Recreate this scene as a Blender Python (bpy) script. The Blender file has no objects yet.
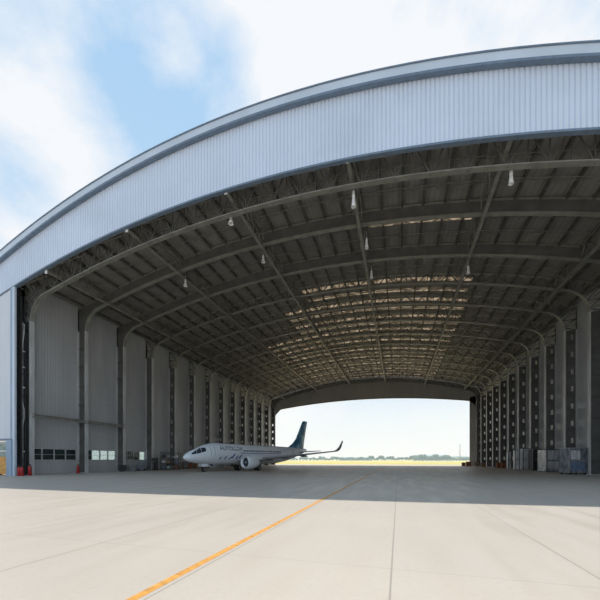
import bpy, math, random
from mathutils import Vector, Matrix
random.seed(7)
S = 1.3                       # world scale: everything below is laid out with the eye at 1.7, then scaled once
C = bpy.context.scene.collection
PI = math.pi
YAW = .291; FPX = 328.2; HY = 459.6
cy, sy = math.cos(YAW), math.sin(YAW)
XL, XR, NB = -38.3, 20.4, 13
ZK = [25.95, 32.5, 38.6, 44.4, 50.1, 55.9, 61.5, 67.1, 72.6, 78.1, 83.6, 89.0, 94.5, 99.9]   # where each frame stands
Z0 = ZK[0]
XM = (XL+XR)/2; HW = (XR-XL)/2
DEP = 1.3                     # depth of the frames
ZF = 24.5                     # front plane
ZE = ZK[-1]                # rear frame
def arc(x, H=24.75, k=.0053): return H-k*(x-XM)**2
def gp(px, py, h=0, lim=True):   # where a spot seen in the photograph stands on the floor
    d = FPX*(1.7-h)/(py-HY); u = (px-300)/FPX*d
    x, y = u*cy-d*sy, d*cy+u*sy
    m = 1.85
    if y > ZK[0]+.5 and x < XL-DEP+m: k = (XL-DEP+m)/x; x, y = x*k, y*k     # keep clear of the side wall
    return (x, y)
# ------------------------------------------------------------------ materials
MATS = {}
def nodes(name):
    m = bpy.data.materials.new(name); m.use_nodes = True
    nt = m.node_tree; b = nt.nodes['Principled BSDF']; MATS[name] = m
    return m, nt, b
def mat(name, col, rough=.6, metal=0, vary=.12, scale=2.0, spec=.5, stretch=(1,1,1), bump=0, col2=None):
    m, nt, b = nodes(name)
    b.inputs['Roughness'].default_value = rough; b.inputs['Metallic'].default_value = metal
    b.inputs['Specular IOR Level'].default_value = spec
    tc = nt.nodes.new('ShaderNodeTexCoord'); mp = nt.nodes.new('ShaderNodeMapping'); mp.inputs['Scale'].default_value = stretch
    n = nt.nodes.new('ShaderNodeTexNoise'); n.inputs['Scale'].default_value = scale; n.inputs['Detail'].default_value = 5
    mx = nt.nodes.new('ShaderNodeMix'); mx.data_type = 'RGBA'
    c2 = col2 if col2 else tuple(c*(1-2*vary) for c in col)
    mx.inputs['A'].default_value = (*c2, 1); mx.inputs['B'].default_value = (*[min(1, c*(1+.3*vary)) for c in col], 1)
    r = nt.nodes.new('ShaderNodeMapRange'); r.inputs['From Min'].default_value = .3; r.inputs['From Max'].default_value = .65
    L = nt.links.new
    L(tc.outputs['Object'], mp.inputs['Vector']); L(mp.outputs[0], n.inputs['Vector']); L(n.outputs['Fac'], r.inputs['Value'])
    L(r.outputs[0], mx.inputs['Factor']); L(mx.outputs['Result'], b.inputs['Base Color'])
    if bump:
        bp = nt.nodes.new('ShaderNodeBump'); bp.inputs['Strength'].default_value = bump
        L(n.outputs['Fac'], bp.inputs['Height']); L(bp.outputs[0], b.inputs['Normal'])
    return m
def math_node(nt, op, a, b=None, c=None):
    n = nt.nodes.new('ShaderNodeMath'); n.operation = op
    for i, v in enumerate((a, b, c)):
        if v is None: continue
        if isinstance(v, (int, float)): n.inputs[i].default_value = v
        else: nt.links.new(v, n.inputs[i])
    return n.outputs[0]
def xyz(nt):
    tc = nt.nodes.new('ShaderNodeTexCoord'); s = nt.nodes.new('ShaderNodeSeparateXYZ')
    nt.links.new(tc.outputs['Object'], s.inputs[0]); return tc, s
def mixc(nt, fac, a, b):
    mx = nt.nodes.new('ShaderNodeMix'); mx.data_type = 'RGBA'
    for k, v in (('A', a), ('B', b)):
        if isinstance(v, tuple): mx.inputs[k].default_value = (*v, 1)
        else: nt.links.new(v, mx.inputs[k])
    if isinstance(fac, (int, float)): mx.inputs['Factor'].default_value = fac
    else: nt.links.new(fac, mx.inputs['Factor'])
    return mx.outputs['Result']
def noise(nt, scale, detail=5, vec=None, stretch=None, rough=.5):
    n = nt.nodes.new('ShaderNodeTexNoise'); n.inputs['Scale'].default_value = scale; n.inputs['Detail'].default_value = detail
    n.inputs['Roughness'].default_value = rough
    if stretch:
        mp = nt.nodes.new('ShaderNodeMapping'); mp.inputs['Scale'].default_value = stretch
        nt.links.new(vec, mp.inputs['Vector']); vec = mp.outputs[0]
    if vec is not None: nt.links.new(vec, n.inputs['Vector'])
    return n.outputs['Fac']
def ramp(nt, v, a, b, c=0., d=1.):
    r = nt.nodes.new('ShaderNodeMapRange'); r.inputs['From Min'].default_value = a; r.inputs['From Max'].default_value = b
    r.inputs['To Min'].default_value = c; r.inputs['To Max'].default_value = d
    nt.links.new(v, r.inputs['Value']); return r.outputs[0]
def cladding(name, col, seam, axis, pitch, lap, rough=.45, dirt=.25, strength=.5, metal=0.):
    """ribbed metal sheet: vertical ribs along `axis`, horizontal laps every `lap`"""
    m, nt, b = nodes(name)
    tc, s = xyz(nt)
    v = s.outputs[axis]
    fr = math_node(nt, 'FRACT', math_node(nt, 'DIVIDE', v, pitch*S))
    tri = math_node(nt, 'ABSOLUTE', math_node(nt, 'SUBTRACT', fr, .5))
    rib = ramp(nt, tri, .36, .47)
    lz = math_node(nt, 'FRACT', math_node(nt, 'DIVIDE', s.outputs['Z'], lap*S))
    lp = ramp(nt, lz, .0, .03, 1., 0.)
    n1 = noise(nt, .6, 6, tc.outputs['Object'], (1, 1, .15))
    n2 = noise(nt, .13, 3, tc.outputs['Object'])
    c = mixc(nt, ramp(nt, n1, .35, .7, 0, dirt), col, tuple(q*.55 for q in col))
    c = mixc(nt, ramp(nt, n2, .4, .65, 0, dirt), c, tuple(q*.7 for q in col))
    c = mixc(nt, math_node(nt, 'MULTIPLY', rib, .35), c, seam)
    c = mixc(nt, math_node(nt, 'MULTIPLY', lp, .35), c, seam)
    nt.links.new(c, b.inputs['Base Color'])
    bp = nt.nodes.new('ShaderNodeBump'); bp.inputs['Strength'].default_value = strength; bp.inputs['Distance'].default_value = .05
    nt.links.new(rib, bp.inputs['Height']); nt.links.new(bp.outputs[0], b.inputs['Normal'])
    b.inputs['Roughness'].default_value = rough; b.inputs['Metallic'].default_value = metal
    return m
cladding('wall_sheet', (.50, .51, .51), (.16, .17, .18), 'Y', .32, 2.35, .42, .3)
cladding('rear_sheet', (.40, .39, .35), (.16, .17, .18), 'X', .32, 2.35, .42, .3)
cladding('front_sheet', (.66, .70, .76), (.42, .47, .54), 'X', .3, 50, .4, .12, .2)
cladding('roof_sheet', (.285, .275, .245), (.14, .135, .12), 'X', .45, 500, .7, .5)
mat('fascia_sheet', (.67, .75, .88), .38, 0, .05, .15)
mat('trim_blue', (.16, .22, .30), .4, 0, .1)
mat('trim_light', (.60, .68, .78), .35, 0, .06, .3)
mat('jamb_blue', (.30, .42, .55), .4, 0, .12, 1., stretch=(1, 1, .2))
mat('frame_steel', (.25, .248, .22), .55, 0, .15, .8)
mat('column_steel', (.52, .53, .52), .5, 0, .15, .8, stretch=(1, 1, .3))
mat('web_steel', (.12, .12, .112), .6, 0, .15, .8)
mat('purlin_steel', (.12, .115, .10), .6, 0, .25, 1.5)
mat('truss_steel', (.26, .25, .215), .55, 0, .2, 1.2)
mat('lamp_white', (.85, .86, .86), .35, 0, .03)
mat('lamp_metal', (.5, .5, .5), .35, .6, .05)
mat('rubber', (.018, .018, .02), .8)
mat('red_paint', (.42, .02, .02), .4)
mat('yellow_panel', (.72, .36, .07), .5, 0, .2)
mat('green_panel', (.30, .38, .33), .5, 0, .2)
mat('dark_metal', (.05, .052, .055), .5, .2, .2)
mat('grey_metal', (.28, .29, .30), .45, .3, .2)
mat('silver_metal', (.62, .64, .66), .33, .6, .25, 3., stretch=(1, 1, .3))
mat('wrap_film', (.27, .29, .33), .3, .1, .35, 3., stretch=(1, 1, .4), bump=.4)
mat('pale_panel', (.72, .73, .74), .35, .2, .2, 2., stretch=(1, 1, .3))
mat('rust_brown', (.30, .11, .05), .7, 0, .3)
mat('brown_wood', (.30, .19, .10), .7, 0, .3)
mat('blue_box', (.17, .24, .36), .5, 0, .2)
mat('paper', (.8, .81, .82), .6, 0, .03)
mat('plane_white', (.80, .87, .93), .28, 0, .05, .4)
mat('plane_grey', (.33, .36, .40), .4, 0, .1, .6)
mat('plane_dark', (.03, .045, .06), .25, 0, .1)
mat('plane_window', (.05, .06, .08), .15)
mat('letter_dark', (.06, .07, .09), .4)
mat('emblem_blue', (.07, .10, .36), .4, 0, .2)
mat('stripe_blue', (.16, .22, .42), .4)
mat('bare_metal', (.45, .47, .5), .3, .7, .1)
mat('orange_paint', (.70, .33, .07), .6, 0, .18, 6.)
mat('faint_paint', (.50, .50, .48), .7, 0, .2, 4.)
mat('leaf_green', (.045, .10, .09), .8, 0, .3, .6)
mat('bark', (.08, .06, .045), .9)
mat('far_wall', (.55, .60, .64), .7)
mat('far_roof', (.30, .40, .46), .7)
# tail fin: dark blue with pale teal swirls
m, nt, b = nodes('fin_paint'); tc, s = xyz(nt)
n = noise(nt, .55, 2, tc.outputs['Object'], (1, .1, .75), .6)
c = mixc(nt, ramp(nt, n, .46, .62), (.02, .17, .33), (.22, .55, .70)); nt.links.new(c, b.inputs['Base Color']); b.inputs['Roughness'].default_value = .3
# glass
m, nt, b = nodes('clear_glass')
nt.nodes.remove(b); tr = nt.nodes.new('ShaderNodeBsdfTransparent'); tr.inputs[0].default_value = (.72, .80, .80, 1)
gl = nt.nodes.new('ShaderNodeBsdfGlossy'); gl.inputs['Roughness'].default_value = .05; ms = nt.nodes.new('ShaderNodeMixShader'); ms.inputs[0].default_value = .12
nt.links.new(tr.outputs[0], ms.inputs[1]); nt.links.new(gl.outputs[0], ms.inputs[2]); nt.links.new(ms.outputs[0], nt.nodes['Material Output'].inputs[0])
mat('dark_glass', (.035, .055, .05), .12, 0, .3, .8)
# translucent roof lights
m, nt, b = nodes('roof_light')
nt.nodes.remove(b); tc, s = xyz(nt)
n = noise(nt, 1.1, 4, tc.outputs['Object'])
c = mixc(nt, ramp(nt, n, .38, .62), (.30, .25, .19), (.86, .74, .60))
tl = nt.nodes.new('ShaderNodeBsdfTranslucent'); df = nt.nodes.new('ShaderNodeBsdfDiffuse'); df.inputs[0].default_value = (.3, .27, .22, 1)
nt.links.new(c, tl.inputs[0]); ms = nt.nodes.new('ShaderNodeMixShader'); ms.inputs[0].default_value = .4
nt.links.new(tl.outputs[0], ms.inputs[1]); nt.links.new(df.outputs[0], ms.inputs[2]); nt.links.new(ms.outputs[0], nt.nodes['Material Output'].inputs[0])
# concrete apron: slabs with joints
m, nt, b = nodes('concrete'); tc, s = xyz(nt)
def joint(v, off, pitch, w):
    fr = math_node(nt, 'FRACT', math_node(nt, 'DIVIDE', math_node(nt, 'SUBTRACT', v, (off-pitch/2)*S), pitch*S))
    t = math_node(nt, 'ABSOLUTE', math_node(nt, 'SUBTRACT', fr, .5))
    return ramp(nt, t, w*.5/pitch, w/pitch, 1., 0.)
jx = joint(s.outputs['X'], -.1, 2.85, .018); jy = joint(s.outputs['Y'], 5.3, 5.7, .018)
n1 = noise(nt, .09, 6, tc.outputs['Object'], None, .6); n2 = noise(nt, .8, 6, tc.outputs['Object'], (1.6, .25, 1)); n3 = noise(nt, 9, 6, tc.outputs['Object'], None, .7)
c = mixc(nt, ramp(nt, n1, .35, .65), (.53, .46, .385), (.475, .41, .345))
c = mixc(nt, ramp(nt, n2, .4, .75, 0, .35), c, (.40, .375, .335))
c = mixc(nt, ramp(nt, n3, .45, .7, 0, .12), c, (.20, .19, .18))
# slab to slab difference of tone
fx = math_node(nt, 'FLOOR', math_node(nt, 'DIVIDE', math_node(nt, 'SUBTRACT', s.outputs['X'], -.1*S), 2.85*S))
fy = math_node(nt, 'FLOOR', math_node(nt, 'DIVIDE', math_node(nt, 'SUBTRACT', s.outputs['Y'], 5.3*S), 5.7*S))
cb = nt.nodes.new('ShaderNodeCombineXYZ'); nt.links.new(fx, cb.inputs[0]); nt.links.new(fy, cb.inputs[1])
wn = nt.nodes.new('ShaderNodeTexWhiteNoise'); nt.links.new(cb.outputs[0], wn.inputs['Vector'])
c = mixc(nt, ramp(nt, wn.outputs['Value'], 0, 1, 0, .16), c, (.40, .385, .36))
c = mixc(nt, math_node(nt, 'MULTIPLY', jy, .22), c, (.16, .15, .14))
c = mixc(nt, math_node(nt, 'MULTIPLY', jx, .42), c, (.10, .095, .09))
nt.links.new(c, b.inputs['Base Color'])
nt.links.new(ramp(nt, n2, .3, .7, .38, .62), b.inputs['Roughness']); b.inputs['Specular IOR Level'].default_value = .35
# field
m, nt, b = nodes('grass'); tc, s = xyz(nt)
n1 = noise(nt, .05, 4, tc.outputs['Object'], (.25, 1, 1))
c = mixc(nt, ramp(nt, n1, .4, .6), (.60, .48, .16), (.48, .44, .18)); nt.links.new(c, b.inputs['Base Color']); b.inputs['Roughness'].default_value = .9
b.inputs['Specular IOR Level'].default_value = .1
# ------------------------------------------------------------------ mesh helper
class MB:
    def __init__(s): s.v = []; s.f = []
    def add(s, vs, fs):
        o = len(s.v); s.v += [tuple(q) for q in vs]; s.f += [tuple(i+o for i in q) for q in fs]; return s
    def box(s, x0, x1, y0, y1, z0, z1):
        return s.add([(x0,y0,z0),(x1,y0,z0),(x1,y1,z0),(x0,y1,z0),(x0,y0,z1),(x1,y0,z1),(x1,y1,z1),(x0,y1,z1)],
              [(0,3,2,1),(4,5,6,7),(0,1,5,4),(1,2,6,5),(2,3,7,6),(3,0,4,7)])
    def cbox(s, x, y, z, w, d, h): return s.box(x-w/2, x+w/2, y-d/2, y+d/2, z, z+h)
    def beam(s, p, q, w, h, up=(0,0,1)):
        p, q = Vector(p), Vector(q); t = (q-p).normalized(); u = Vector(up)
        if abs(t.dot(u)) > .98: u = Vector((1,0,0))
        a = t.cross(u).normalized(); bb = a.cross(t).normalized(); vs = []
        for c in (p, q):
            for i, j in ((-1,-1),(1,-1),(1,1),(-1,1)): vs.append(c+a*(w/2*i)+bb*(h/2*j))
        return s.add(vs, [(3,2,1,0),(4,5,6,7),(0,1,5,4),(1,2,6,5),(2,3,7,6),(3,0,4,7)])
    def tube(s, p, q, r, n=10, r2=None):
        p, q = Vector(p), Vector(q); t = (q-p).normalized(); u = Vector((0,0,1)) if abs(t.z) < .95 else Vector((1,0,0))
        a = t.cross(u).normalized(); bb = t.cross(a).normalized(); r2 = r if r2 is None else r2; vs = []
        for c, rr in ((p, r), (q, r2)):
            for i in range(n): vs.append(c+a*(rr*math.cos(2*PI*i/n))+bb*(rr*math.sin(2*PI*i/n)))
        fs = [(i, (i+1)%n, n+(i+1)%n, n+i) for i in range(n)]+[tuple(range(n))[::-1], tuple(range(n, 2*n))]
        return s.add(vs, fs)
    def lathe(s, prof, n=20, axis='z', c=(0,0,0), cap=True):
        vs = []
        for r, h in prof:
            for i in range(n):
                a = 2*PI*i/n; u, w = r*math.cos(a), r*math.sin(a)
                vs.append((c[0]+u, c[1]+w, c[2]+h) if axis == 'z' else (c[0]+h, c[1]+u, c[2]+w) if axis == 'x' else (c[0]+u, c[1]+h, c[2]+w))
        fs = [(k*n+i, k*n+(i+1)%n, (k+1)*n+(i+1)%n, (k+1)*n+i) for k in range(len(prof)-1) for i in range(n)]
        if cap: fs += [tuple(range(n))[::-1], tuple(range((len(prof)-1)*n, len(prof)*n))]
        return s.add(vs, fs)
    def loft(s, rings, cap=True, closed=True):
        n = len(rings[0]); vs = [p for r in rings for p in r]; m = n if closed else n-1
        fs = [(k*n+i, k*n+(i+1)%n, (k+1)*n+(i+1)%n, (k+1)*n+i) for k in range(len(rings)-1) for i in range(m)]
        if cap and closed: fs += [tuple(range(n))[::-1], tuple(range((len(rings)-1)*n, len(rings)*n))]
        return s.add(vs, fs)
    def strip(s, path, y0, y1, th):
        """thick plate following path [(x,z)...] in the XZ plane between y0 and y1"""
        rings = []
        for i, (x, z) in enumerate(path):
            a = path[max(i-1, 0)]; bq = path[min(i+1, len(path)-1)]
            t = Vector((bq[0]-a[0], bq[1]-a[1])).normalized(); nx, nz = -t.y*th, t.x*th
            rings.append([(x, y0, z), (x, y1, z), (x+nx, y1, z+nz), (x+nx, y0, z+nz)])
        return s.loft(rings)
    def wall(s, lo, hi, y0, y1):
        """upright sheet between two outlines of equal length in the XZ plane"""
        return s.loft([[(a[0], y0, a[1]), (a[0], y1, a[1]), (c[0], y1, c[1]), (c[0], y0, c[1])] for a, c in zip(lo, hi)])
    def build(s, name, mt, parent=None, smooth=False, bevel=0):
        me = bpy.data.meshes.new(name); me.from_pydata(s.v, [], s.f); me.update()
        import bmesh
        bm = bmesh.new(); bm.from_mesh(me); bmesh.ops.recalc_face_normals(bm, faces=bm.faces)
        if bevel: bmesh.ops.bevel(bm, geom=[e for e in bm.edges], offset=bevel, segments=1, affect='EDGES')
        bm.to_mesh(me); bm.free()
        me.materials.append(MATS[mt])
        if smooth:
            for p in me.polygons: p.use_smooth = True
        o = bpy.data.objects.new(name, me); C.objects.link(o)
        if parent: o.parent = parent
        return o
def tag(o, label=None, cat=None, group=None, kind=None):
    if label: o['label'] = label
    if cat: o['category'] = cat
    if group: o['group'] = group
    if kind: o['kind'] = kind
    return o
def empty(name, loc, rz=0, label=None, cat=None, group=None, kind=None):
    o = bpy.data.objects.new(name, None); C.objects.link(o); o.location = loc; o.rotation_euler = (0, 0, rz); o.empty_display_size = .3
    return tag(o, label, cat, group, kind)
def copy_tree(o, parent=None):
    c = o.copy(); C.objects.link(c)
    if parent: c.parent = parent
    for ch in list(o.children): copy_tree(ch, c)
    return c
def struct(o, label=None, cat=None): o['kind'] = 'structure'; return tag(o, label, cat)
ORD = ['first','second','third','fourth','fifth','sixth','seventh','eighth','ninth','tenth','eleventh','twelfth','thirteenth','fourteenth']
# ------------------------------------------------------------------ ground
g = MB().box(-160, 160, -30, 118, -.3, 0).build('floor', 'concrete'); struct(g, 'pale concrete slab floor and apron with fine joints', 'floor')
g = MB().box(-900, 900, 118, 1500, -.3, -.02).build('ground', 'grass'); struct(g, 'yellow green field beyond the open rear end', 'ground')
g = MB().box(-3.1-.065, -3.1+.065, -8, 92, 0, .004).build('guide_line', 'orange_paint'); tag(g, 'long orange guide line painted on the concrete toward the rear opening', 'line marking')
g = MB().box(-6.05, -5.95, 15.5, 34, 0, .004).build('guide_line', 'faint_paint'); tag(g, 'faint pale painted line on the shaded floor left of the orange line', 'line marking')
g = MB().box(3.45, 3.53, 33, 60, 0, .004).build('guide_line', 'faint_paint'); tag(g, 'faint pale painted line deep in the floor right of the orange line', 'line marking')
# ------------------------------------------------------------------ front fascia
def arcpath(x0, x1, f, n=48): return [(x0+(x1-x0)*i/n, f(x0+(x1-x0)*i/n)) for i in range(n+1)]
fb = lambda x: 24.42-.0052*(x-XM+.8)**2
ft = lambda x: 30.07-.0069*(x-XM+1.0)**2
FX0, FX1 = -47., 29.4
def corrugated(x0, x1, lo, hi, y, pitch=.3, dpt=.06, th=.18):
    rings = []; x = x0
    while x < x1:
        for dx, dy in ((0,0),(pitch*.62,0),(pitch*.74,dpt),(pitch*.88,dpt)):
            q = x+dx
            rings.append([(q, y+dy, lo(q)), (q, y+dy, hi(q)), (q, y+th, hi(q)), (q, y+th, lo(q))])
        x += pitch
    return MB().loft(rings)
wf = corrugated(FX0, FX1, fb, lambda x: ft(x)-.2, ZF).build('wall_front', 'fascia_sheet'); struct(wf, 'pale blue ribbed metal fascia arching over the open front', 'wall')
t = MB(); p = arcpath(FX0, FX1, ft)
t.wall([(a, z-.62) for a, z in p], p, ZF-.36, ZF-.26)
t.strip(p, ZF-.36, ZF+.4, .08)
t = t.build('trim_1', 'trim_light'); struct(t, 'pale metal eaves band along the top of the arched fascia', 'trim')
t = MB(); t.wall([(a, z-.80) for a, z in p], [(a, z-.62) for a, z in p], ZF-.38, ZF-.02); t.wall([(a, z-.0) for a, z in p], [(a, z+.10) for a, z in p], ZF-.42, ZF-.2)
t = t.build('trim_2', 'trim_blue'); struct(t, 'dark blue edge lines of the eaves band', 'trim')
t = MB(); p = arcpath(FX0, FX1, fb); t.wall([(a, z-.12) for a, z in p], [(a, z+.03) for a, z in p], ZF-.04, ZF+.3)
t = t.build('trim_3', 'trim_blue'); struct(t, 'dark blue strip along the lower edge of the arched fascia', 'trim')
# side wings of the front
for sgn, nm, xe, xo in ((-1, 'wall_front_left', -38.95, FX0), (1, 'wall_front_right', XR+.65, FX1)):
    a, bb = min(xe, xo), max(xe, xo)
    w = corrugated(a, bb-.3, lambda x: 3.9, lambda x: fb(x), ZF+.02, .8, .02)
    w.build(nm, 'front_sheet'); o = C.objects[nm] if nm in C.objects else bpy.data.objects[nm]
    struct(o, 'white metal front wall panel %s of the opening' % ('left' if sgn < 0 else 'right'), 'wall')
    t = MB().box(a, bb, ZF-.1, ZF+.25, 3.72, 3.92).build('trim_%d' % (4 if sgn < 0 else 5), 'trim_blue'); struct(t, 'dark ledge under the front panel', 'trim')
    # jamb posts
    j = empty('door_jamb', (xe, ZF, 0), 0, 'blue and pale grey jamb post at the %s edge of the open front' % ('left' if sgn < 0 else 'right'), 'door jamb', None)
    MB().box(-.02 if sgn > 0 else -.34, .34 if sgn > 0 else .02, -.06, .1, 3.9, fb(xe)-.1).build('cover_strip', 'jamb_blue', j)
    MB().box(.02 if sgn < 0 else -.32, .32 if sgn < 0 else -.02, -.08, .12, 0, fb(xe)-.1).build('guide_channel', 'trim_light', j)
    MB().box(*((-.75, .02) if sgn < 0 else (-.02, .75)), -.2, .35, 0, 3.75).build('lower_casing', 'jamb_blue', j)
# annex opening at the far left
o = empty('storage_cabinet', (-40.6, ZF+.1, 0), 0, 'yellow fronted cabinet under the white front panel at the left edge', 'cabinet')
MB().box(-1.3, .55, 0, .7, .12, 2.0).build('body', 'yellow_panel', o, bevel=.02)
MB().box(-1.3, .55, 0, .7, 2.0, 3.4).build('upper_panel', 'green_panel', o, bevel=.02)
MB().box(.56, .66, -.03, .75, 0, 3.5).build('post', 'pale_panel', o)
MB().box(-1.3, .55, -.04, 0, 2.55, 2.68).build('shelf_edge', 'pale_panel', o)
for q in (-1.1, .4): MB().cbox(q, .3, 0, .12, .5, .12).build('foot', 'dark_metal', o)
w = MB().box(FX0, -39.9, ZF+3.2, ZF+3.3, 0, 3.9).build('wall_annex', 'wall_sheet'); struct(w, 'grey rear wall of the side annex', 'wall')
# ------------------------------------------------------------------ shell
hroof = lambda x: arc(x)+DEP+.28
XO0, XO1 = XL-DEP-.12, XR+DEP+.12
ce = MB(); sky = []
def rstrip(mb, x0, x1, y0, y1, n):
    p = arcpath(x0, x1, hroof, n); mb.strip(p, y0, y1, .1)
segs = [(ZF+.2, ZK[1]+1.3, None)]
for k in range(1, NB):
    a, q = ZK[k], ZK[k+1]
    rng = {1: (-3.0, 6.8), 2: (-3.0, 6.8), 3: (-13.4, 9)}.get(k, (-26 if k > 5 else -18, 9.5))
    w = .75 if k < 3 else .95
    if k < 3: segs += [(a+1.3, a+1.3+w, None), (a+1.3+w, a+1.3+2*w, rng), (a+1.3+2*w, q+1.3, None)]
    else: segs += [(a+1.3, a+1.3+w, rng), (a+1.3+w, a+4.1, None), (a+4.1, a+4.1+w, rng), (a+4.1+w, min(q+1.3, ZE), None)]
for y0, y1, r in segs:
    if r is None: rstrip(ce, XO0, XO1, y0, y1, 40)
    else:
        rstrip(ce, XO0, r[0], y0, y1, 12); rstrip(ce, r[1], XO1, y0, y1, 8); sky.append((r, y0, y1))
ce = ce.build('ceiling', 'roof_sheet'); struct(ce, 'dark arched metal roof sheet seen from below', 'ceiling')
for r, y0, y1 in sky:
    mb = MB(); rstrip(mb, r[0], r[1], y0, y1, 22); mb.build('skylight', 'roof_light', ce)
# purlins run the length of the roof
x = XL-.4; k = 0
while x < XR+.6:
    z = arc(x)+DEP+.02; mb = MB()
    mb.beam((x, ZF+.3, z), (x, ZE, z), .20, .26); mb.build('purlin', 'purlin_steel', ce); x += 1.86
for k in range(NB):          # zigzag bridging rods between the purlins
    for fr in (.33, .68):
        y = ZK[k]+fr*(ZK[k+1]-ZK[k]); mb = MB(); x = XL-.4; i = 0
        while x+1.86 < XR+.6:
            za, zb = arc(x)+DEP-.1, arc(x+1.86)+DEP-.1
            mb.beam((x, y, za+(.26 if i % 2 else 0)), (x+.93, y+.3, (za+zb)/2+(0 if i % 2 else .26)), .05, .05); mb.beam((x+.93, y+.3, (za+zb)/2), (x+1.86, y, zb+(0 if i % 2 else .26)), .05, .05)
            mb.beam((x, y-.25, za), (x+1.86, y-.25, zb), .06, .06); x += 1.86; i += 1
        mb.build('bridging_rod', 'truss_steel', ce)
# side walls with window bands
def wallside(name, x0, x1, winbays):
    mb = MB(); h = hroof((x0+x1)/2)+.05
    lo, hi = 1.62, 3.02
    mb.box(x0, x1, Z0, ZE+.2, hi, h); mb.box(x0, x1, Z0, ZE+.2, 0, lo)
    edge = Z0
    for a, c in winbays:
        mb.box(x0, x1, edge, a, lo, hi); edge = c
    mb.box(x0, x1, edge, ZE+.2, lo, hi)
    o = mb.build(name, 'wall_sheet'); return struct(o)
wb = [(ZK[i]+.5, ZK[i+1]-.4) for i in range(3)]
tag(wallside('wall_left', XL-DEP-.12, XL-DEP, wb), 'grey ribbed metal wall on the left side', 'wall')
tag(wallside('wall_right', XR+DEP, XR+DEP+.12, []), 'grey ribbed metal wall on the right side', 'wall')
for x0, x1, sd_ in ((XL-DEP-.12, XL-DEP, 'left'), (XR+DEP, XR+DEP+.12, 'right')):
    w = MB().box(x0, x1, ZF+.2, Z0, 0, hroof(x0)-.12).build('wall_pocket_'+sd_, 'dark_metal'); struct(w, 'wall of the door pocket, its shade put in as dark colour, at the %s front corner' % sd_, 'wall')  # short wall piece coloured dark to stand for the shade in the pocket
for i, (a, c) in enumerate(wb):
    w = empty('window_%d' % (i+1), (XL-DEP, a, 1.62), 0, '%s low window band in the left wall counting from the front' % ORD[i], 'window', None, 'structure')
    L = c-a; f = MB(); f.box(-.1, .05, 0, L, 0, .08); f.box(-.1, .05, 0, L, 1.32, 1.4)
    n = 4
    for q in range(n+1): f.box(-.1, .05, max(0, L*q/n-.06), min(L, L*q/n+.06), .08, 1.32)
    f.box(-.06, .03, 0, L, .66, .70)
    f.build('window_frame', 'column_steel', w)
    for q in range(n):
        MB().box(-.05, -.03, L*q/n+.06, L*(q+1)/n-.06, .08, 1.32).build('window_pane', 'clear_glass' if i == 1 and q > 0 or (i == 2 and q == 3) else 'dark_glass', w)
w = MB(); n = 40; lo = []; hi = []
for i in range(n+1):
    x = XO0+(XO1-XO0)*i/n; t = abs(x-XM); lo.append((x, 20.0-.0025*t*t-(0 if t < HW-1.9 else (t-HW+1.9)**2*.42))); hi.append((x, hroof(x)+.08))
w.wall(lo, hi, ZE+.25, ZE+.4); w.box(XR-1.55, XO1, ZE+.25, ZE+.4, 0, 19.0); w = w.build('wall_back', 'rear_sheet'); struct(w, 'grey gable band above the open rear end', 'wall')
t = MB(); t.wall([(a, z-.18) for a, z in lo], lo, ZE+.2, ZE+.5); struct(t.build('trim_6', 'frame_steel'), 'steel edge of the rear opening', 'trim')
# ------------------------------------------------------------------ portal frames
HK = 18.25
def inner(H=24.75):
    arc = lambda x: globals()['arc'](x)+H-24.75
    L = []; zc = arc(XL); R = 2.7
    th0 = math.atan(.0106*HW); tl = R*math.tan((PI/2-th0)/2)
    z0 = zc-tl; cx_, cz_ = XL+R, z0
    n = 8
    for i in range(n+1):
        a = PI-(PI/2-th0)*i/n; L.append((cx_+R*math.cos(a), cz_+R*math.sin(a)))
    xs = L[-1][0]
    m = 44
    for i in range(1, m): x = xs+(2*XM-2*xs)*i/m; L.append((x, arc(x)))
    L += [(2*XM-x, z) for x, z in L[n::-1]]
    return L, z0
IN0, HK0 = inner(23.35)
IN, HK = inner()
OUT = []
for i, (x, z) in enumerate(IN):
    j = min(i, len(IN)-1-i)
    if j <= 8:
        u = j/8; xo = XL-DEP; cor = (xo, arc(XL)+DEP-.35); end = (IN[8][0], arc(IN[8][0])+DEP)
        q = (xo, HK+(cor[1]-HK)*u/.5) if u < .5 else (cor[0]+(end[0]-cor[0])*(u-.5)/.5, cor[1]+(end[1]-cor[1])*(u-.5)/.5)
        OUT.append(q if i == j else (2*XM-q[0], q[1]))
    else: OUT.append((x, arc(x)+DEP))
def girder(solid, IN):
    m = MB()
    fw = .23
    m.strip(IN, -fw, fw, .09); m.strip([(a, b-.09) for a, b in OUT], -fw*.8, fw*.8, .08)
    w = MB()
    if solid: w.wall([(a, z+.05) for a, z in IN], OUT, -.03, .03)
    else:
        for i in range(len(IN)-1):
            a, b = (IN[i], OUT[i+1]) if i % 2 else (OUT[i], IN[i+1])
            w.beam((a[0], 0, a[1]), (b[0], 0, b[1]), .09, .09)
            w.beam((IN[i][0], 0, IN[i][1]), (OUT[i][0], 0, OUT[i][1]), .07, .07)
    return m, w
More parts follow.
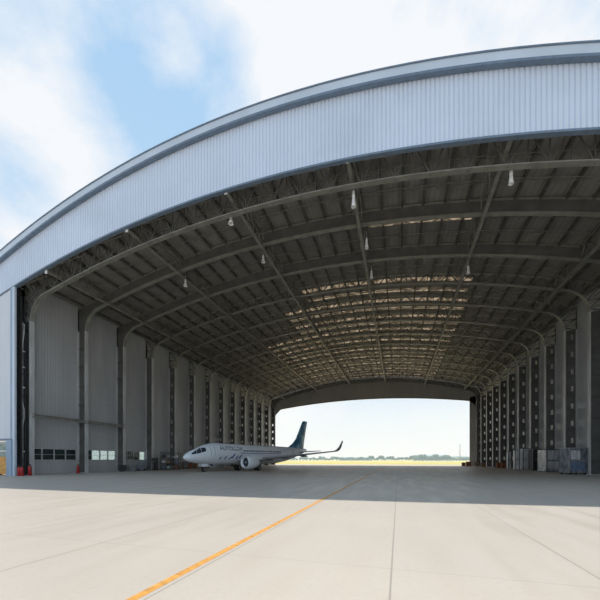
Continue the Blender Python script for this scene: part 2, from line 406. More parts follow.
def column(sx, laced, HK):
    m = MB(); x0 = 0; x1 = sx*DEP      # local: inner face at 0
    fw = .23; t = .1*sx
    a, b = sorted((0, t)); m.box(a, b, -fw, fw, 0, HK+.02)
    a, b = sorted((x1-t, x1)); m.box(a, b, -fw, fw, 0, HK)
    a, b = sorted((-.12*sx, x1)); m.box(a, b, -.3, .3, 0, .06)
    w = MB()
    if not laced:
        a, b = sorted((t, x1-t)); w.box(a, b, -.03, .03, .06, HK)
        z = 1.5
        while z < HK: w.box(a, b, -.2, .2, z, z+.05); z += 2.4
    else:
        z = .06; a, b = sorted((t, x1-t)); c0, c1 = sorted((x1*.55, x1*.78))
        while z < HK-2.3:
            w.box(a, b, -.03, .03, z, z+1.55); w.box(a, c0, -.03, .03, z+1.55, z+2.2); w.box(c1, b, -.03, .03, z+1.55, z+2.2)
            w.box(a, b, -.16, .16, z+1.2, z+1.25)
            z += 2.2
        w.box(a, b, -.03, .03, z, HK)
    return m, w
def shift(mb, dx):
    r = MB(); r.v = [(a+dx, b, c) for a, b, c in mb.v]; r.f = mb.f; return r
protos = {}
for k in range(NB+1):
    lab = 'grey steel portal frame spanning the hall, %s from the open front' % ORD[k]
    key = 'front' if k == 0 else 'solid' if k <= 2 else 'mid' if k == 3 else 'laced'
    if key not in protos:
        e = empty('portal_frame', (XM, ZK[k], 0))
        m, w = girder(key == 'solid', IN0 if k == 0 else IN)
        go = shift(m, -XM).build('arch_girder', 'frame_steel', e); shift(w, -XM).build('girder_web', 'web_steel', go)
        for sx in (-1, 1):
            m, w = column(sx, key == 'laced', HK0 if k == 0 else HK); off = sx*HW
            co = shift(m, off).build('column', 'column_steel', e); shift(w, off).build('column_web', 'web_steel', co)
        protos[key] = e
    else:
        e = copy_tree(protos[key]); e.location = (XM, ZK[k], 0)
    tag(e, lab, 'steel frame', 'portal frames of the hangar')
# ------------------------------------------------------------------ header lattice behind the fascia
hd = empty('header_truss', (XM, ZF+.7, 0), 0, 'arched steel lattice truss right behind the front fascia', 'truss')
lo = [(x-XM, z) for x, z in arcpath(XL-.8, XR+.8, lambda x: fb(x)+.35, 48)]; hi = [(x, arc(x+XM)+DEP-.35) for x, z in lo]
m = MB(); m.strip(lo, -.1, .1, .16); m.build('bottom_chord', 'truss_steel', hd)
m = MB(); m.strip(hi, -.1, .1, .14); m.build('top_chord', 'truss_steel', hd)
m = MB()
for i in range(0, 48):
    a, b = (lo[i], hi[i+1]) if i % 2 else (hi[i], lo[i+1])
    m.beam((a[0], 0, a[1]), (b[0], 0, b[1]), .08, .08)
    if i % 2 == 0: m.beam((lo[i][0], .0, lo[i][1]), (lo[i][0], Z0-ZF-1.0, arc(lo[i][0]+XM)+.3), .08, .08)
    if i % 4 == 0: m.beam((lo[i][0], 0, lo[i][1]), (lo[min(i+3,48)][0], Z0-ZF-1.0, arc(lo[min(i+3,48)][0]+XM)+.2), .07, .07)
m.build('lattice', 'truss_steel', hd)
# door pocket bracing between jamb and first frame, both sides
for sx, side in ((-1, 'left'), (1, 'right')):
    x = (XL-.5) if sx < 0 else XR+.5
    e = empty('bracing_tower', (x, ZF+.6, 0), 0, 'dark steel ladder bracing in the gap behind the %s jamb post' % side, 'bracing')
    q = Z0-ZF-.95; zt = 19.2
    MB().box(-.10, .10, 0, .12, 0, zt).build('post', 'dark_metal', e); MB().box(-.10, .10, q-.12, q, 0, zt).build('post', 'dark_metal', e)
    for z in (2.5, 6.6, 9.4, 11.6, 13.3, 16.2): MB().box(-.08, .08, .1, q-.1, z, z+.14).build('rung', 'column_steel', e)
    for za, zb in ((5.0, 6.6), (8.2, 6.7), (13.4, 16.2)): MB().beam((0, .1, za), (0, q-.1, zb), .12, .12).build('diagonal', 'column_steel', e)
# lengthwise girt on the left wall
m = MB(); y1 = ZK[2]; m.box(XL-.2, XL+.12, Z0, y1, 6.35, 6.43); m.box(XL-.2, XL+.12, Z0, y1, 6.66, 6.74); m.box(XL-.06, XL-.02, Z0, y1, 6.43, 6.66)
tag(m.build('crane_beam', 'frame_steel'), 'horizontal steel beam along the first two bays of the left wall', 'beam')
# ------------------------------------------------------------------ lengthwise roof trusses and lamps
TX = [XM-25.8, XM-15.45, XM-5.1, XM+5.35+.0, XM+15.8+.0]
TX = [-34.6, -24.35, -13.95, -3.65, 7.2, 17.2]
names = ['leftmost', 'second from the left', 'third from the left', 'third from the right', 'second from the right', 'rightmost']
for x, nm in zip(TX, names):
    z = arc(x)-.22; e = empty('roof_truss', (x, ZF+.3, z), 0, 'long slender roof truss running front to back, %s' % nm, 'truss', 'lengthwise roof trusses')
    Lz = ZE-ZF-.5
    m = MB(); m.box(-.15, .15, 0, Lz, -.09, .09); m.build('bottom_chord', 'frame_steel', e)
    m = MB(); n = int(Lz/1.4)
    hh = DEP+.1
    for sx in (-.28, .28):
        for i in range(n):
            a, b = i*Lz/n, (i+1)*Lz/n
            if i % 2: a, b = b, a
            m.beam((0, a, 0), (sx, b, hh), .06, .06)
    m.build('lattice', 'truss_steel', e)
    m = MB(); m.box(-.34, -.24, 0, Lz, hh-.05, hh+.06); m.box(.24, .34, 0, Lz, hh-.05, hh+.06); m.build('top_chord', 'truss_steel', e)
    m = MB(); m.box(-.14, .14, -.06, 0, -.28, .3); m.build('end_plate', 'lamp_white', e)
def lamp_obj(r, h):
    e = empty('high_bay_lamp', (0, 0, 0))
    MB().tube((0,0,-.02), (0,0,-h*.5), .035, 8).build('rod', 'lamp_metal', e)
    m = MB().lathe([(.05,0),(.10,-.02),(.12,-.22*h),(.10,-.24*h)], 12, c=(0,0,-h*.38)); m.build('driver_housing', 'lamp_white', e, True)
    m = MB().lathe([(.07,0),(.12,-.05*h),(r*.8,-.26*h),(r,-.36*h),(r*.97,-.365*h),(r*.75,-.26*h),(.08,-.06*h)], 18, c=(0,0,-h*.6)); m.build('lamp_shade', 'lamp_white', e, True)
    MB().lathe([(.02,0),(.10,-.06),(.10,-.2),(.03,-.26)], 12, c=(0,0,-h*.72)).build('bulb', 'lamp_metal', e, True)
    return e
# (truss x, photograph column, top row, length, radius)
lamps = [(-14.4, ZK[0]+.5, 'hanging under the front rib, third truss from the left', 1.35, .26), (-14.05, ZK[1]+.5, 'second back on the third truss from the left', 1.3, .22), (-23.9, ZK[1]+.5, 'on the second truss from the left', 1.35, .24),
         (-3.45, ZK[0]+.6, 'nearest the front on the middle right truss', 2.2, .2), (-3.0, ZK[1]+.5, 'second back on the middle right truss', 1.8, .2), (-3.0, ZK[2]+.4, 'third back on the middle right truss', 1.6, .2),
         (7.65, ZK[0]+.6, 'nearest the front on the second truss from the right', 1.7, .18), (7.2, ZK[2]+.4, 'deeper back on the second truss from the right', 1.5, .2)]
for x, Y, lab, h, r in lamps:
    e = lamp_obj(r, h); e.location = (x, Y, arc(x)-.34+(.1 if Y > 30 else -.1))
    tag(e, 'white high bay lamp '+lab, 'lamp', 'high bay lamps under the roof')
# ------------------------------------------------------------------ airliner (metres / S in layout units)
PK = .761
pl = empty('airliner', (-27.394, 35.262, 0), 1.243, 'white twin engine passenger jet with dark blue tail fin parked on the hangar floor', 'airplane')
A0 = 2.0
ST = [(A0,.03,.03,2.62),(A0+.12,.30,.28,2.62),(A0+.5,.62,.60,2.65),(A0+1.2,.93,.92,2.74),(4.3,1.22,1.24,2.88),(5.3,1.45,1.50,3.04),(6.2,1.66,1.74,3.18),(7.4,1.83,1.94,3.30),(8.8,1.88,2.02,3.34),(12,1.88,2.02,3.34),
      (18,1.88,2.02,3.34),(24,1.88,2.02,3.34),(27,1.84,1.95,3.40),(30,1.66,1.72,3.60),(33,1.30,1.36,3.90),(36,.86,.92,4.28),(38.4,.42,.48,4.62),(39.4,.16,.2,4.78)]
def fus(a):
    for i in range(len(ST)-1):
        if a <= ST[i+1][0]:
            p, q = ST[i], ST[i+1]; u = max(0, (a-p[0])/(q[0]-p[0])); return [p[j]+(q[j]-p[j])*u for j in (1,2,3)]
    return list(ST[-1][1:])
def K(mb):
    mb.v = [(a*PK, b*PK, c*PK) for a, b, c in mb.v]; return mb
def side(a, z, off=.02, sgn=-1):
    ry, rz, zc = fus(a); q = max(-.999, min(.999, (z-zc)/rz)); return (a, sgn*(ry*math.sqrt(1-q*q)+off), z)
rings = []
N = 32
for a, ry, rz, zc in ST: rings.append([(a, ry*math.cos(2*PI*i/N), zc+rz*math.sin(2*PI*i/N)) for i in range(N)])
fo = K(MB().loft(rings)).build('fuselage', 'plane_white', pl, True)
def patch(pts_lo, pts_hi, off=.03, sgn=-1, n=6):
    """panel lying on the fuselage side between two chains of (a,z)"""
    m = MB(); R = []
    for (a0, z0), (a1, z1) in zip(pts_lo, pts_hi):
        R.append([side(a0+(a1-a0)*i/n, z0+(z1-z0)*i/n, off, sgn) for i in range(n+1)]+[side(a0+(a1-a0)*i/n, z0+(z1-z0)*i/n, off-.06, sgn) for i in range(n, -1, -1)])
    return m.loft(R)
for sgn in (-1, 1):
    for lo_, hi_ in (([(3.0,3.10),(3.75,3.22)],[(3.25,3.40),(4.25,3.95)]), ([(3.82,3.24),(4.75,3.42)],[(4.32,3.97),(5.0,4.32)]), ([(4.83,3.46),(5.7,3.74)],[(5.08,4.34),(5.8,4.40)])):
        K(patch(lo_, hi_, .03, sgn)).build('cockpit_window', 'plane_window', pl)
# doors outlines, cabin windows
wm = K(patch([(14.6,3.82),(14.84,3.82)], [(14.6,4.16),(14.84,4.16)], .03, -1, 3))
first = wm.build('cabin_window', 'plane_window', pl)
for sgn in (-1, 1):
    for i in range(34):
        a = 14.6+i*.5
        if sgn == -1 and i == 0: continue
        if a < 26.6 and sgn == -1:
            c = first.copy(); C.objects.link(c); c.location.x = (a-14.6)*PK
        elif a < 26.6:
            c = first.copy(); C.objects.link(c); c.location.x = (a-14.6)*PK; c.scale.y = -1
for a0, a1, z0, z1 in ((6.6,7.4,2.9,4.7), (31.2,32.0,3.4,4.8)):
    K(patch([(a0,z0),(a0+.07,z0)], [(a0,z1),(a0+.07,z1)], .015, -1)).build('door_seam', 'plane_grey', pl)
    K(patch([(a1,z0),(a1+.07,z0)], [(a1,z1),(a1+.07,z1)], .015, -1)).build('door_seam', 'plane_grey', pl)
K(patch([(13.8,3.46),(20,3.46),(26.4,3.5)], [(13.8,3.60),(20,3.60),(26.4,3.62)], .012, -1, 2)).build('side_stripe', 'stripe_blue', pl)
# lettering on the side
def lettering(txt, a0, z0, size, sx, mt):
    cu = bpy.data.curves.new('t', 'FONT'); cu.body = txt; cu.size = size; cu.extrude = 0; cu.resolution_u = 4; cu.offset = .012
    to = bpy.data.objects.new('t', cu); C.objects.link(to); bpy.context.view_layer.update()
    me = bpy.data.meshes.new_from_object(to.evaluated_get(bpy.context.evaluated_depsgraph_get())); bpy.data.objects.remove(to)
    for v in me.vertices:
        a, y, z = side(a0+v.co.x*sx, z0+v.co.y, .035); v.co = (a*PK, y*PK, z*PK)
    me.name = 'lettering'; me.materials.clear(); me.materials.append(MATS[mt]); o = bpy.data.objects.new('lettering', me); C.objects.link(o); o.parent = pl
lettering('AUTOLLIW', 8.6, 4.02, 1.02, 1.15, 'letter_dark')
em = MB()
for a0, w_, z0, z1, lean in ((8.4,.35,2.35,2.75,.3),(9.6,.3,2.3,2.9,.4),(10.7,.3,2.2,2.8,.5),(11.2,.5,2.5,3.4,.9),(12.4,.35,2.4,3.0,.5),(13.2,.4,2.6,3.2,.7)):
    em.add(*(lambda q: (q.v, q.f))(patch([(a0,z0),(a0+w_,z0)], [(a0+lean,z1),(a0+lean+w_*.6,z1)], .03, -1, 4)))
K(em).build('emblem', 'emblem_blue', pl)
def foil(a0, a1, y, z, th, tilt=0):
    c = a1-a0; up = [(0,0),(.03,.35),(.1,.62),(.3,1),(.55,.85),(.8,.42),(1,.03)]; lo_ = [(1,-.03),(.8,-.2),(.5,-.42),(.25,-.5),(.08,-.4),(.02,-.22)]
    return [(a0+c*u, y+math.sin(tilt)*-w*th*.6 if tilt else y, z+math.cos(tilt)*w*th*.6) for u, w in up+lo_]
for sgn in (-1, 1):
    R = [foil(13.0,21.0,sgn*1.2,1.95,.95), foil(14.2,20.9,sgn*2.2,2.1,.80), foil(16.7,21.2,sgn*5.6,2.5,.55), foil(20.3,23.4,sgn*11.5,3.2,.33), foil(23.7,25.5,sgn*17.0,3.85,.2)]
    wo = K(MB().loft(R)).build('wing', 'plane_grey', pl, True)
    R = [foil(23.75,25.5,sgn*17.0,3.85,.2), foil(24.4,25.9,sgn*17.35,4.15,.16,sgn*.6), foil(25.0,26.1,sgn*17.6,4.7,.13,sgn*1.2), foil(26.0,26.5,sgn*17.8,6.0,.08,sgn*1.3)]
    K(MB().loft(R)).build('winglet', 'plane_grey', wo, True)
    for yy, a in ((4.0, 20.2), (7.6, 20.9), (11, 22.6)):
        zc_ = 1.95+(yy-1.2)*.12
        K(MB().lathe([(.02,-1.6),(.14,-1.1),(.2,-.2),(.17,.6),(.02,1.4)], 10, 'x', (a, sgn*yy, zc_-.18))).build('flap_fairing', 'plane_grey', wo, True)
    # engine nacelle
    ec = (11.7, sgn*4.9, 1.72)
    en = K(MB().lathe([(.84,.35),(.94,.1),(1.04,0),(1.13,.12),(1.25,.6),(1.28,1.2),(1.2,2.1),(1.02,2.9),(.84,3.3),(.78,3.2),(.82,2.4),(.88,1.2),(.86,.35)], 32, 'x', ec, False)).build('engine', 'plane_white', pl, True)
    K(MB().lathe([(1.005,.0),(1.06,-.02),(1.10,.12),(1.06,.14)], 32, 'x', ec, False)).build('intake_lip', 'bare_metal', en, True)
    K(MB().lathe([(.86,.55),(.86,.62)], 24, 'x', ec)).build('fan', 'plane_dark', en)
    K(MB().lathe([(.02,.15),(.14,.3),(.26,.56)], 16, 'x', ec)).build('spinner', 'bare_metal', en, True)
    K(MB().lathe([(.6,2.6),(.5,3.5),(.3,4.1),(.02,4.5)], 20, 'x', ec)).build('exhaust_cone', 'bare_metal', en, True)
    K(MB().loft([[(12.6,sgn*4.9-.14,2.75),(12.6,sgn*4.9+.14,2.75),(12.7,sgn*4.9+.14,2.9),(12.7,sgn*4.9-.14,2.9)],[(15.2,sgn*4.9-.18,2.3),(15.2,sgn*4.9+.18,2.3),(15.2,sgn*4.9+.18,3.0),(15.2,sgn*4.9-.18,3.0)],[(17.4,sgn*4.9-.1,2.2),(17.4,sgn*4.9+.1,2.2),(17.4,sgn*4.9+.1,2.6),(17.4,sgn*4.9-.1,2.6)]])).build('pylon', 'plane_white', en)
    # tailplane
    K(MB().loft([foil(34.4,38.0,sgn*.4,4.1,.35), foil(37.2,38.8,sgn*5.2,4.4,.16)])).build('tailplane', 'plane_grey', pl, True)
    # main gear
    gr_ = empty('main_gear', (0,0,0)); gr_.parent = pl
    ga = 17.4
    K(MB().tube((ga,sgn*2.86,.55), (ga,sgn*2.6,2.3), .13).tube((ga,sgn*2.3,.55), (ga,sgn*3.4,.55), .09).beam((ga,sgn*2.86,.9), (ga+1.2,sgn*2.5,2.0), .1, .1).box(ga-.45,ga+.45,sgn*3.55-.03,sgn*3.55+.03,1.2,2.0)).build('strut', 'grey_metal', gr_)
    for q in (-.42, .42):
        wh = K(MB().lathe([(.3,-.2),(.5,-.2),(.57,-.12),(.59,0),(.57,.12),(.5,.2),(.3,.2)], 24, 'y', (ga, sgn*2.86+q, .59))).build('tire', 'rubber', gr_, True)
        K(MB().lathe([(.3,-.205),(.3,.205)], 16, 'y', (ga, sgn*2.86+q, .59))).build('hub', 'bare_metal', gr_)
ng = empty('nose_gear', (0,0,0)); ng.parent = pl
K(MB().tube((6.3,0,.4), (6.3,0,1.7), .09).tube((6.3,-.3,.4), (6.3,.3,.4), .07).beam((6.3,0,.8), (7.2,0,1.6), .08, .08)).build('strut', 'grey_metal', ng)
for q in (-.24, .24):
    K(MB().lathe([(.2,-.11),(.33,-.11),(.39,-.05),(.4,0),(.39,.05),(.33,.11),(.2,.11)], 20, 'y', (6.3, q, .4))).build('tire', 'rubber', ng, True)
    K(MB().lathe([(.2,-.115),(.2,.115)], 14, 'y', (6.3, q, .4))).build('hub', 'bare_metal', ng)
for sgn in (-1, 1): K(MB().box(5.4,6.9,sgn*.42-.02,sgn*.42+.02,.95,1.5)).build('gear_door', 'plane_white', pl)
def fring(a0, a1, z, t):
    c = a1-a0; return [(a0,0,z),(a0+c*.08,-t*.6,z),(a0+c*.35,-t,z),(a0+c*.75,-t*.6,z),(a1,0,z),(a1-.02,.01,z),(a0+c*.75,t*.6,z),(a0+c*.35,t,z),(a0+c*.08,t*.6,z)]
K(MB().loft([fring(30.2,38.0,4.9,.2), fring(31.6,38.1,5.35,.2), fring(33.2,38.3,6.2,.19), fring(34.6,38.5,7.4,.17), fring(37.5,39.75,12.0,.09), fring(38.0,39.75,12.3,.04)])).build('tail_fin', 'fin_paint', pl, True)
K(MB().lathe([(.05,-5.2),(.8,-4.2),(1.25,-2),(1.35,0),(1.25,2.4),(.7,4.2),(.05,5.2)], 24, 'x', (17, 0, 2.3))).build('belly_fairing', 'plane_grey', pl, True)
# ------------------------------------------------------------------ clutter
def at(px, py): x, y = gp(px, py); return (x, y, 0)
def place_crate(px0, px1, py, hh, name, label, cat, mt, top='dark_metal', rz=YAW, dd=None, wheels=False, group=None, panel=None):
    x0, y0 = gp(px0, py); x1, y1 = gp(px1, py); w = math.hypot(x1-x0, y1-y0); d = dd or w*.7
    e = empty(name, ((x0+x1)/2-sy*d/2, (y0+y1)/2+cy*d/2, 0), rz, label, cat, group)
    b0 = .18 if wheels else .1
    MB().cbox(0, 0, b0, w*.97, d*.97, hh-b0-.06).build('body', mt, e, bevel=.02)
    MB().cbox(0, 0, hh-.08, w, d, .08).build('lid', top, e, bevel=.01)
    m = MB()
    for sx in (-1, 1):
        m.cbox(sx*(w/2-.04), -d/2+.02, b0, .08, .07, hh-b0-.08)
    m.cbox(0, -d/2+.01, hh*.5, w*.94, .05, .06); m.build('edge_frame', top, e)
    if panel: MB().box(-w*.40, w*.30, -d/2-.012, -d/2+.02, hh*.16, hh*.46).build('panel', panel, e); MB().box(-w*.40, w*.05, -d/2-.012, -d/2+.02, hh*.56, hh*.9).build('panel', 'pale_panel', e)
    for sx in (-1, 1):
        for sd in (-1, 1):
            if wheels: MB().lathe([(.03,-.04),(.09,-.04),(.09,.04),(.03,.04)], 12, 'x', (sx*w*.38, sd*d*.38, .09)).build('caster', 'rubber', e)
            else: MB().cbox(sx*w*.4, sd*d*.4, 0, .1, .1, .1).build('foot', top, e)
    return e
place_crate(569, 589, 474.6, 3.05, 'cargo_container', 'tall film wrapped cargo container on casters nearest the right front columns', 'container', 'wrap_film', 'silver_metal', wheels=True, panel='blue_box')
place_crate(546.5, 565, 472.2, 3.1, 'cargo_container', 'silver cargo container with a dark side, second from the right', 'container', 'silver_metal', 'dark_metal', panel='pale_panel')
place_crate(523, 530.5, 470.3, 3.5, 'metal_cabinet', 'pale metal cabinet at the right wall, widest of the three', 'cabinet', 'pale_panel', 'dark_metal')
place_crate(515, 519.5, 470.1, 3.3, 'metal_cabinet', 'pale metal cabinet at the right wall, middle of the three', 'cabinet', 'pale_panel', 'dark_metal')
place_crate(508, 511.5, 469.2, 3.2, 'metal_cabinet', 'narrow pale metal cabinet at the right wall, farthest of the three', 'cabinet', 'pale_panel', 'dark_metal')
place_crate(532.5, 542, 471.0, 3.3, 'storage_cage', 'dark storage cage between the pale cabinets and the silver container', 'cage', 'dark_metal', 'grey_metal')
for i, (a, b, py, h, m_, lab) in enumerate(((502.5,506,468.6,1.2,'rust_brown','rust brown crate beside the narrow pale cabinet'), (497,501,468.2,1.15,'rust_brown','rust brown crate left of the other one by the pale cabinets'),
        (482,486,467.3,1.0,'brown_wood','wooden crate by the right wall columns near the rear'), (475.5,479,466.9,1.2,'brown_wood','wooden crate at the rear right corner, right of two'), (467,471,466.6,1.2,'rust_brown','brown crate at the rear right edge of the opening'), (462.5,465.5,466.5,1.0,'brown_wood','small wooden crate farthest out at the rear opening'))):
    place_crate(a, b, py, h, 'wooden_crate', lab, 'crate', m_, m_)
# extinguishers
def extinguisher(x, y, lab, k=1.):
    e = empty('fire_extinguisher', (x, y, 0), 0, lab, 'fire extinguisher', 'red fire extinguishers')
    e.scale = (k, k, k)
    MB().lathe([(.16,.0),(.2,.04),(.2,.95),(.15,1.1),(.05,1.18)], 16).build('cylinder', 'red_paint', e, True)
    MB().lathe([(.05,1.15),(.05,1.3),(.07,1.3),(.07,1.36)], 10).box(-.03,.2,-.02,.02,1.3,1.35).build('valve', 'dark_metal', e)
    MB().beam((.15,0,1.32), (.26,0,.9), .04, .04).beam((.26,0,.9), (.22,0,.4), .04, .04).build('hose', 'rubber', e)
extinguisher(*gp(19.2, 475.9), 'red fire extinguisher against the blue jamb casing, left of a pair', .8)
extinguisher(*gp(22.2, 475.9), 'red fire extinguisher beside the blue jamb casing, right of a pair', .8)
extinguisher(*gp(29.8, 475.6), 'red fire extinguisher at the foot of the first left column', .9)
extinguisher(*gp(78, 473.2), 'red fire extinguisher at the foot of the second left column', .85)
# left wall equipment
def rack(px0, px1, py, h, lab, mt='dark_metal', shelves=4):
    x0, y0 = gp(px0, py); x1, y1 = gp(px1, py); w = math.hypot(x1-x0, y1-y0); d = .8
    e = empty('tool_rack', ((x0+x1)/2+.35, (y0+y1)/2, 0), YAW, lab, 'rack')
    for sx in (-1, 1):
        for sd in (-1, 1): MB().cbox(sx*w/2, sd*d/2, 0, .08, .08, h).build('upright', mt, e)
    for i in range(shelves): MB().cbox(0, 0, .2+i*(h-.3)/(shelves-1), w, d, .06).build('shelf', mt, e)
    return e, w, d, h, shelves
bi = 0
cols = ['blue_box', 'rust_brown', 'grey_metal', 'brown_wood', 'green_panel', 'dark_metal', 'pale_panel']
cn = {'blue_box':'blue','rust_brown':'rust brown','grey_metal':'grey','brown_wood':'tan','green_panel':'green','dark_metal':'black','pale_panel':'white'}
for px0, px1, py, h, nm in ((161.5,168,469.3,3.0,'tall dark rack'), (169,176,468.8,2.9,'tall dark rack nearer the jet')):
    e, w, d, hh, ns = rack(px0, px1, py, h, nm+' standing by the left wall', 'dark_metal')
    for i in range(ns-1):
        for q, fx in enumerate((-.28, .22)):
            mt_ = cols[(bi*3+q) % 7]; bi += 1
            ca, sa = math.cos(YAW), math.sin(YAW); lx = fx*w
            o = MB().cbox(0, 0, 0, w*.36, d*.7, (h/ns)*.55).build('storage_box', mt_, None, bevel=.01)
            o.location = (e.location.x+lx*ca, e.location.y+lx*sa, .2+i*(h-.3)/(ns-1)+.03); o.rotation_euler.z = YAW
            tag(o, '%s box, %s shelf, %s, %s side' % (cn[mt_], ['lowest','second','third'][i], nm, 'left' if q == 0 else 'right'), 'box', 'boxes on the racks')
def trolley(px, py, w, h, lab, mt, rz=YAW):
    x, y = gp(px, py); e = empty('service_trolley', (x, y, 0), rz, lab, 'trolley')
    d = .7
    for i, z in enumerate((.25, h*.6, h)): MB().cbox(0, 0, z, w, d, .06).build('deck', mt, e)
    for sx in (-1, 1):
        for sd in (-1, 1):
            MB().cbox(sx*(w/2-.04), sd*(d/2-.04), .12, .06, .06, h-.1).build('post', mt, e)
            MB().lathe([(.03,-.03),(.1,-.03),(.1,.03),(.03,.03)], 12, 'y', (sx*(w/2-.08), sd*(d/2-.06), .1)).build('wheel', 'rubber', e)
    MB().box(w/2, w/2+.2, -.3, .3, h+.1, h+.15).build('handle', mt, e); return e
trolley(149, 470, 1.1, 1.3, 'low grey service trolley under the white notice', 'grey_metal')
trolley(141, 470.2, 1.0, 1.1, 'low blue service trolley by the third left window', 'blue_box')
trolley(181, 467.4, .9, 1.1, 'brown trolley in front of the jet nose', 'brown_wood')
trolley(185, 467.9, 1.0, 1.2, 'dark trolley under the jet nose', 'dark_metal')
for px, py, m_, h, lab in ((155,469.8,'dark_metal',1.9,'dark upright bin right of the grey trolley'), (122.5,471.2,'dark_metal',.9,'small dark bin beside the third left column'), (133,470.6,'grey_metal',.8,'low grey bin under the third left window'),
        (190.5,467.9,'rust_brown',.95,'rusty brown bin under the forward fuselage'), (195.5,467.8,'brown_wood',.9,'tan bin under the forward fuselage'), (203,467.6,'dark_metal',.8,'black bin under the forward fuselage'), (212,467.4,'brown_wood',.8,'tan bin beneath the lettering of the jet')):
    x, y = gp(px, py); e = empty('waste_bin', (x, y, 0), YAW, lab, 'bin')
    MB().loft([[(-.3,-.3,.05),(.3,-.3,.05),(.3,.3,.05),(-.3,.3,.05)],[(-.38,-.36,h),(.38,-.36,h),(.38,.36,h),(-.38,.36,h)]]).build('bin_body', m_, e)
    MB().cbox(0, 0, h, .84, .8, .08).build('lid', m_, e); MB().cbox(0, 0, 0, .5, .5, .05).build('base', 'rubber', e)
# notice board
x = XL-DEP+.02; u = (147.2-300)/FPX; Y = x*(cy+u*sy)/(u*cy-sy)
o = MB().box(0, .04, -.45, .45, 0, 1.45).build('notice_board', 'paper'); o.location = (x+.06, Y, 1.75); tag(o, 'white rectangular notice on the left wall beside the third window', 'notice')
# ------------------------------------------------------------------ far field
def tree(w, h, seed, name='tree'):
    rnd = random.Random(seed); e = empty(name, (0,0,0)); m = MB()
    for i in range(7):
        cx_, cy_, cz_ = rnd.uniform(-.32,.32)*w, rnd.uniform(-.3,.3)*w, h*(.45+.4*rnd.random()); r = w*rnd.uniform(.22,.34)
        prof = [(.04*r,-r)]+[(r*math.cos(t)*rnd.uniform(.85,1.1), r*math.sin(t)) for t in (-.9,-.5,-.1,.3,.7,1.1)]+[(.04*r, r)]
        m.lathe(prof, 9, c=(cx_, cy_, min(cz_, h-r)))
    m.build('crown', 'leaf_green', e, True)
    MB().tube((0,0,0), (0,0,h*.5), .05*w, 7).build('trunk', 'bark', e)
    return e
pr = [tree(7, 6.6, 1), tree(8, 7.4, 2), tree(6.5, 5.8, 3)]
cnt = 0
def put(px, dist, kk, lab, grp):
    global cnt
    e = pr[cnt] if cnt < 3 else copy_tree(pr[cnt % 3]); cnt += 1
    u = (px-300)/FPX*dist; e.location = (u*cy-dist*sy, dist*cy+u*sy, -.02); e.rotation_euler.z = random.uniform(0, 6); e.scale = (kk, kk, kk*random.uniform(.85, 1.1)); tag(e, lab, 'tree', grp)
px = 262.
while px < 476:
    put(px, random.uniform(430, 470), random.uniform(.6, .95), 'hazy green tree in the long low row on the horizon', 'trees on the horizon'); px += random.uniform(2.9, 3.7)
px = 415.
while px < 448:
    put(px, random.choice((382, 397)), random.uniform(.95, 1.08), 'taller hazy tree in the dense grove right of the orange line end', 'trees of the grove'); px += random.uniform(3.6, 4.2)
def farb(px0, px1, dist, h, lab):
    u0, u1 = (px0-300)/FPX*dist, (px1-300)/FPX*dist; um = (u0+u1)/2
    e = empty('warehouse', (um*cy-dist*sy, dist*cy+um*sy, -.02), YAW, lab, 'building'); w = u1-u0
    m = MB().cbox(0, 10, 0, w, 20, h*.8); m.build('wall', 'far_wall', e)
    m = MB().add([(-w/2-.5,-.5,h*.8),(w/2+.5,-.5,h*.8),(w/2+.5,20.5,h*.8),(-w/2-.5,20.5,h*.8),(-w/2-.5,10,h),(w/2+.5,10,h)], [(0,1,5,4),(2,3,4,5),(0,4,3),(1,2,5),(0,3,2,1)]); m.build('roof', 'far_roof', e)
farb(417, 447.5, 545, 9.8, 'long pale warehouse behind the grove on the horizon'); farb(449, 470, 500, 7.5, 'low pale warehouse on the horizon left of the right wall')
farb(340, 372, 560, 6.2, 'low distant warehouse behind the tree row left of the orange line end')
u = (460-300)/FPX*420; e = empty('lattice_mast', (u*cy-420*sy, 420*cy+u*sy, 0), 0, 'thin hazy mast rising above the low warehouse on the horizon', 'mast')
m = MB()
for sx in (-1, 1):
    for sd in (-1, 1): m.beam((sx*.8, sd*.8, 0), (sx*.25, sd*.25, 22), .16, .16)
m.build('mast_leg', 'grey_metal', e); m = MB()
for i in range(10): k0 = .8-.055*i; z = i*2.2; m.beam((-k0, -k0, z), (k0, -k0, z+2.2), .1, .1); m.beam((k0, k0, z), (-k0, k0, z+2.2), .1, .1)
m.build('lattice', 'grey_metal', e)
# haze over the fields (a real body of thin air behind the hangar)
hz = MB().box(-700, 700, 130, 350, .0, 45).build('haze', 'paper'); hz.data.materials.clear()
m = bpy.data.materials.new('haze'); m.use_nodes = True; nt = m.node_tree; nt.nodes.clear()
vs = nt.nodes.new('ShaderNodeVolumeScatter'); vs.inputs['Color'].default_value = (.64, .81, 1, 1); vs.inputs['Density'].default_value = .0016; vs.inputs['Anisotropy'].default_value = 0
mo = nt.nodes.new('ShaderNodeOutputMaterial'); nt.links.new(vs.outputs[0], mo.inputs['Volume']); hz.data.materials.append(m)
tag(hz, 'pale bluish haze lying over the distant fields', 'haze', None, 'stuff')
# ------------------------------------------------------------------ scale the whole layout to real size once
done = set()
for o in list(bpy.data.objects):
    o.location = o.location*S
    if o.type == 'MESH' and o.data.name not in done: done.add(o.data.name); o.data.transform(Matrix.Scale(S, 4))
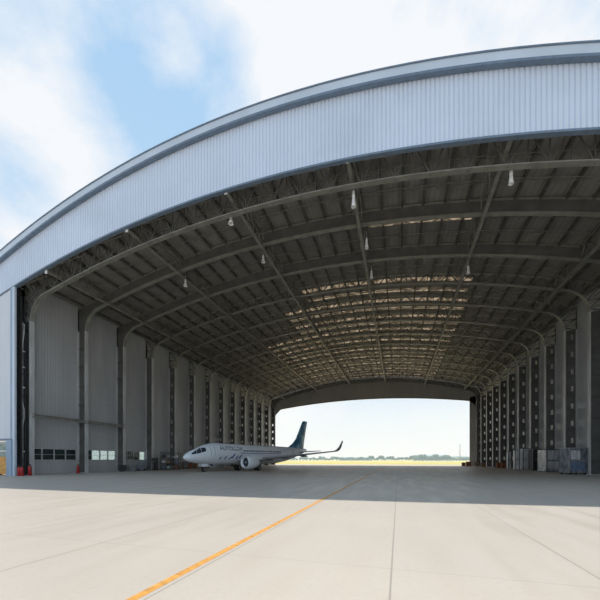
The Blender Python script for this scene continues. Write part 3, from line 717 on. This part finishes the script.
# ------------------------------------------------------------------ light
sd = Vector((-.11, -.355, -1)).normalized()
sl = bpy.data.lights.new('sun', 'SUN'); sl.energy = 3.9; sl.angle = .009; sl.color = (1, .955, .88)
so = bpy.data.objects.new('sun', sl); C.objects.link(so); so.rotation_euler = sd.to_track_quat('-Z', 'Y').to_euler()
W = bpy.data.worlds.new('sky'); bpy.context.scene.world = W; W.use_nodes = True; nt = W.node_tree
bg = nt.nodes['Background']; tc = nt.nodes.new('ShaderNodeTexCoord'); s = nt.nodes.new('ShaderNodeSeparateXYZ'); nt.links.new(tc.outputs['Generated'], s.inputs[0])
gen = tc.outputs['Generated']
blue = mixc(nt, ramp(nt, s.outputs['Z'], .25, .85), (.56, .75, .93), (.40, .63, .90))
n1 = noise(nt, 2.6, 9, gen, (1, 1, 1.5), .6); n2 = noise(nt, 1.2, 4, gen, (1, 1, 1.3), .5)
dens = math_node(nt, 'ADD', math_node(nt, 'MULTIPLY', n1, 1.0), math_node(nt, 'MULTIPLY', n2, .5))
def dirpx(px, py):
    u, v = (px-300)/FPX, (HY-py)/FPX; return Vector((u*cy-sy, cy+u*sy, v)).normalized()
for px, py, wd, amt in ((70, 110, .26, .30), (20, 225, .2, .26), (290, 30, .2, .2), (470, 20, .40, .34), (178, 118, .13, -.34), (225, 60, .06, -.12), (170, 62, .045, .12), (40, 5, .12, -.10), (395, 18, .07, -.22), (12, 180, .06, -.12)):
    d = dirpx(px, py); vm = nt.nodes.new('ShaderNodeVectorMath'); vm.operation = 'DISTANCE'; vm.inputs[1].default_value = d; nt.links.new(gen, vm.inputs[0])
    gsn = ramp(nt, vm.outputs['Value'], 0, wd*1.6, 1, 0)
    dens = math_node(nt, 'ADD', dens, math_node(nt, 'MULTIPLY', math_node(nt, 'SMOOTH_MIN', gsn, 1, .3), amt))
cl = ramp(nt, dens, .70, .98)
col = mixc(nt, cl, blue, (.92, .945, .98))
col = mixc(nt, ramp(nt, s.outputs['Z'], .02, .34, 1., 0), col, (.93, .94, 1.0))
col = mixc(nt, ramp(nt, s.outputs['Z'], -.04, -.01, 1, 0), col, (.5, .48, .42))
nt.links.new(col, bg.inputs['Color']); bg.inputs['Strength'].default_value = 1.0
# ------------------------------------------------------------------ camera
cam = bpy.data.cameras.new('camera'); co = bpy.data.objects.new('camera', cam); C.objects.link(co)
co.location = (0, 0, 1.7*S); co.rotation_euler = (PI/2, 0, YAW); cam.sensor_width = 36; cam.lens = FPX*36/600; cam.shift_y = (HY-300)/600; cam.clip_end = 4000
sc = bpy.context.scene; sc.camera = co; sc.cycles.volume_bounces = 2
sc.view_settings.view_transform = 'Standard'; sc.view_settings.look = 'None'; sc.view_settings.exposure = 0; sc.view_settings.gamma = 1; sc.view_settings.use_curve_mapping = False
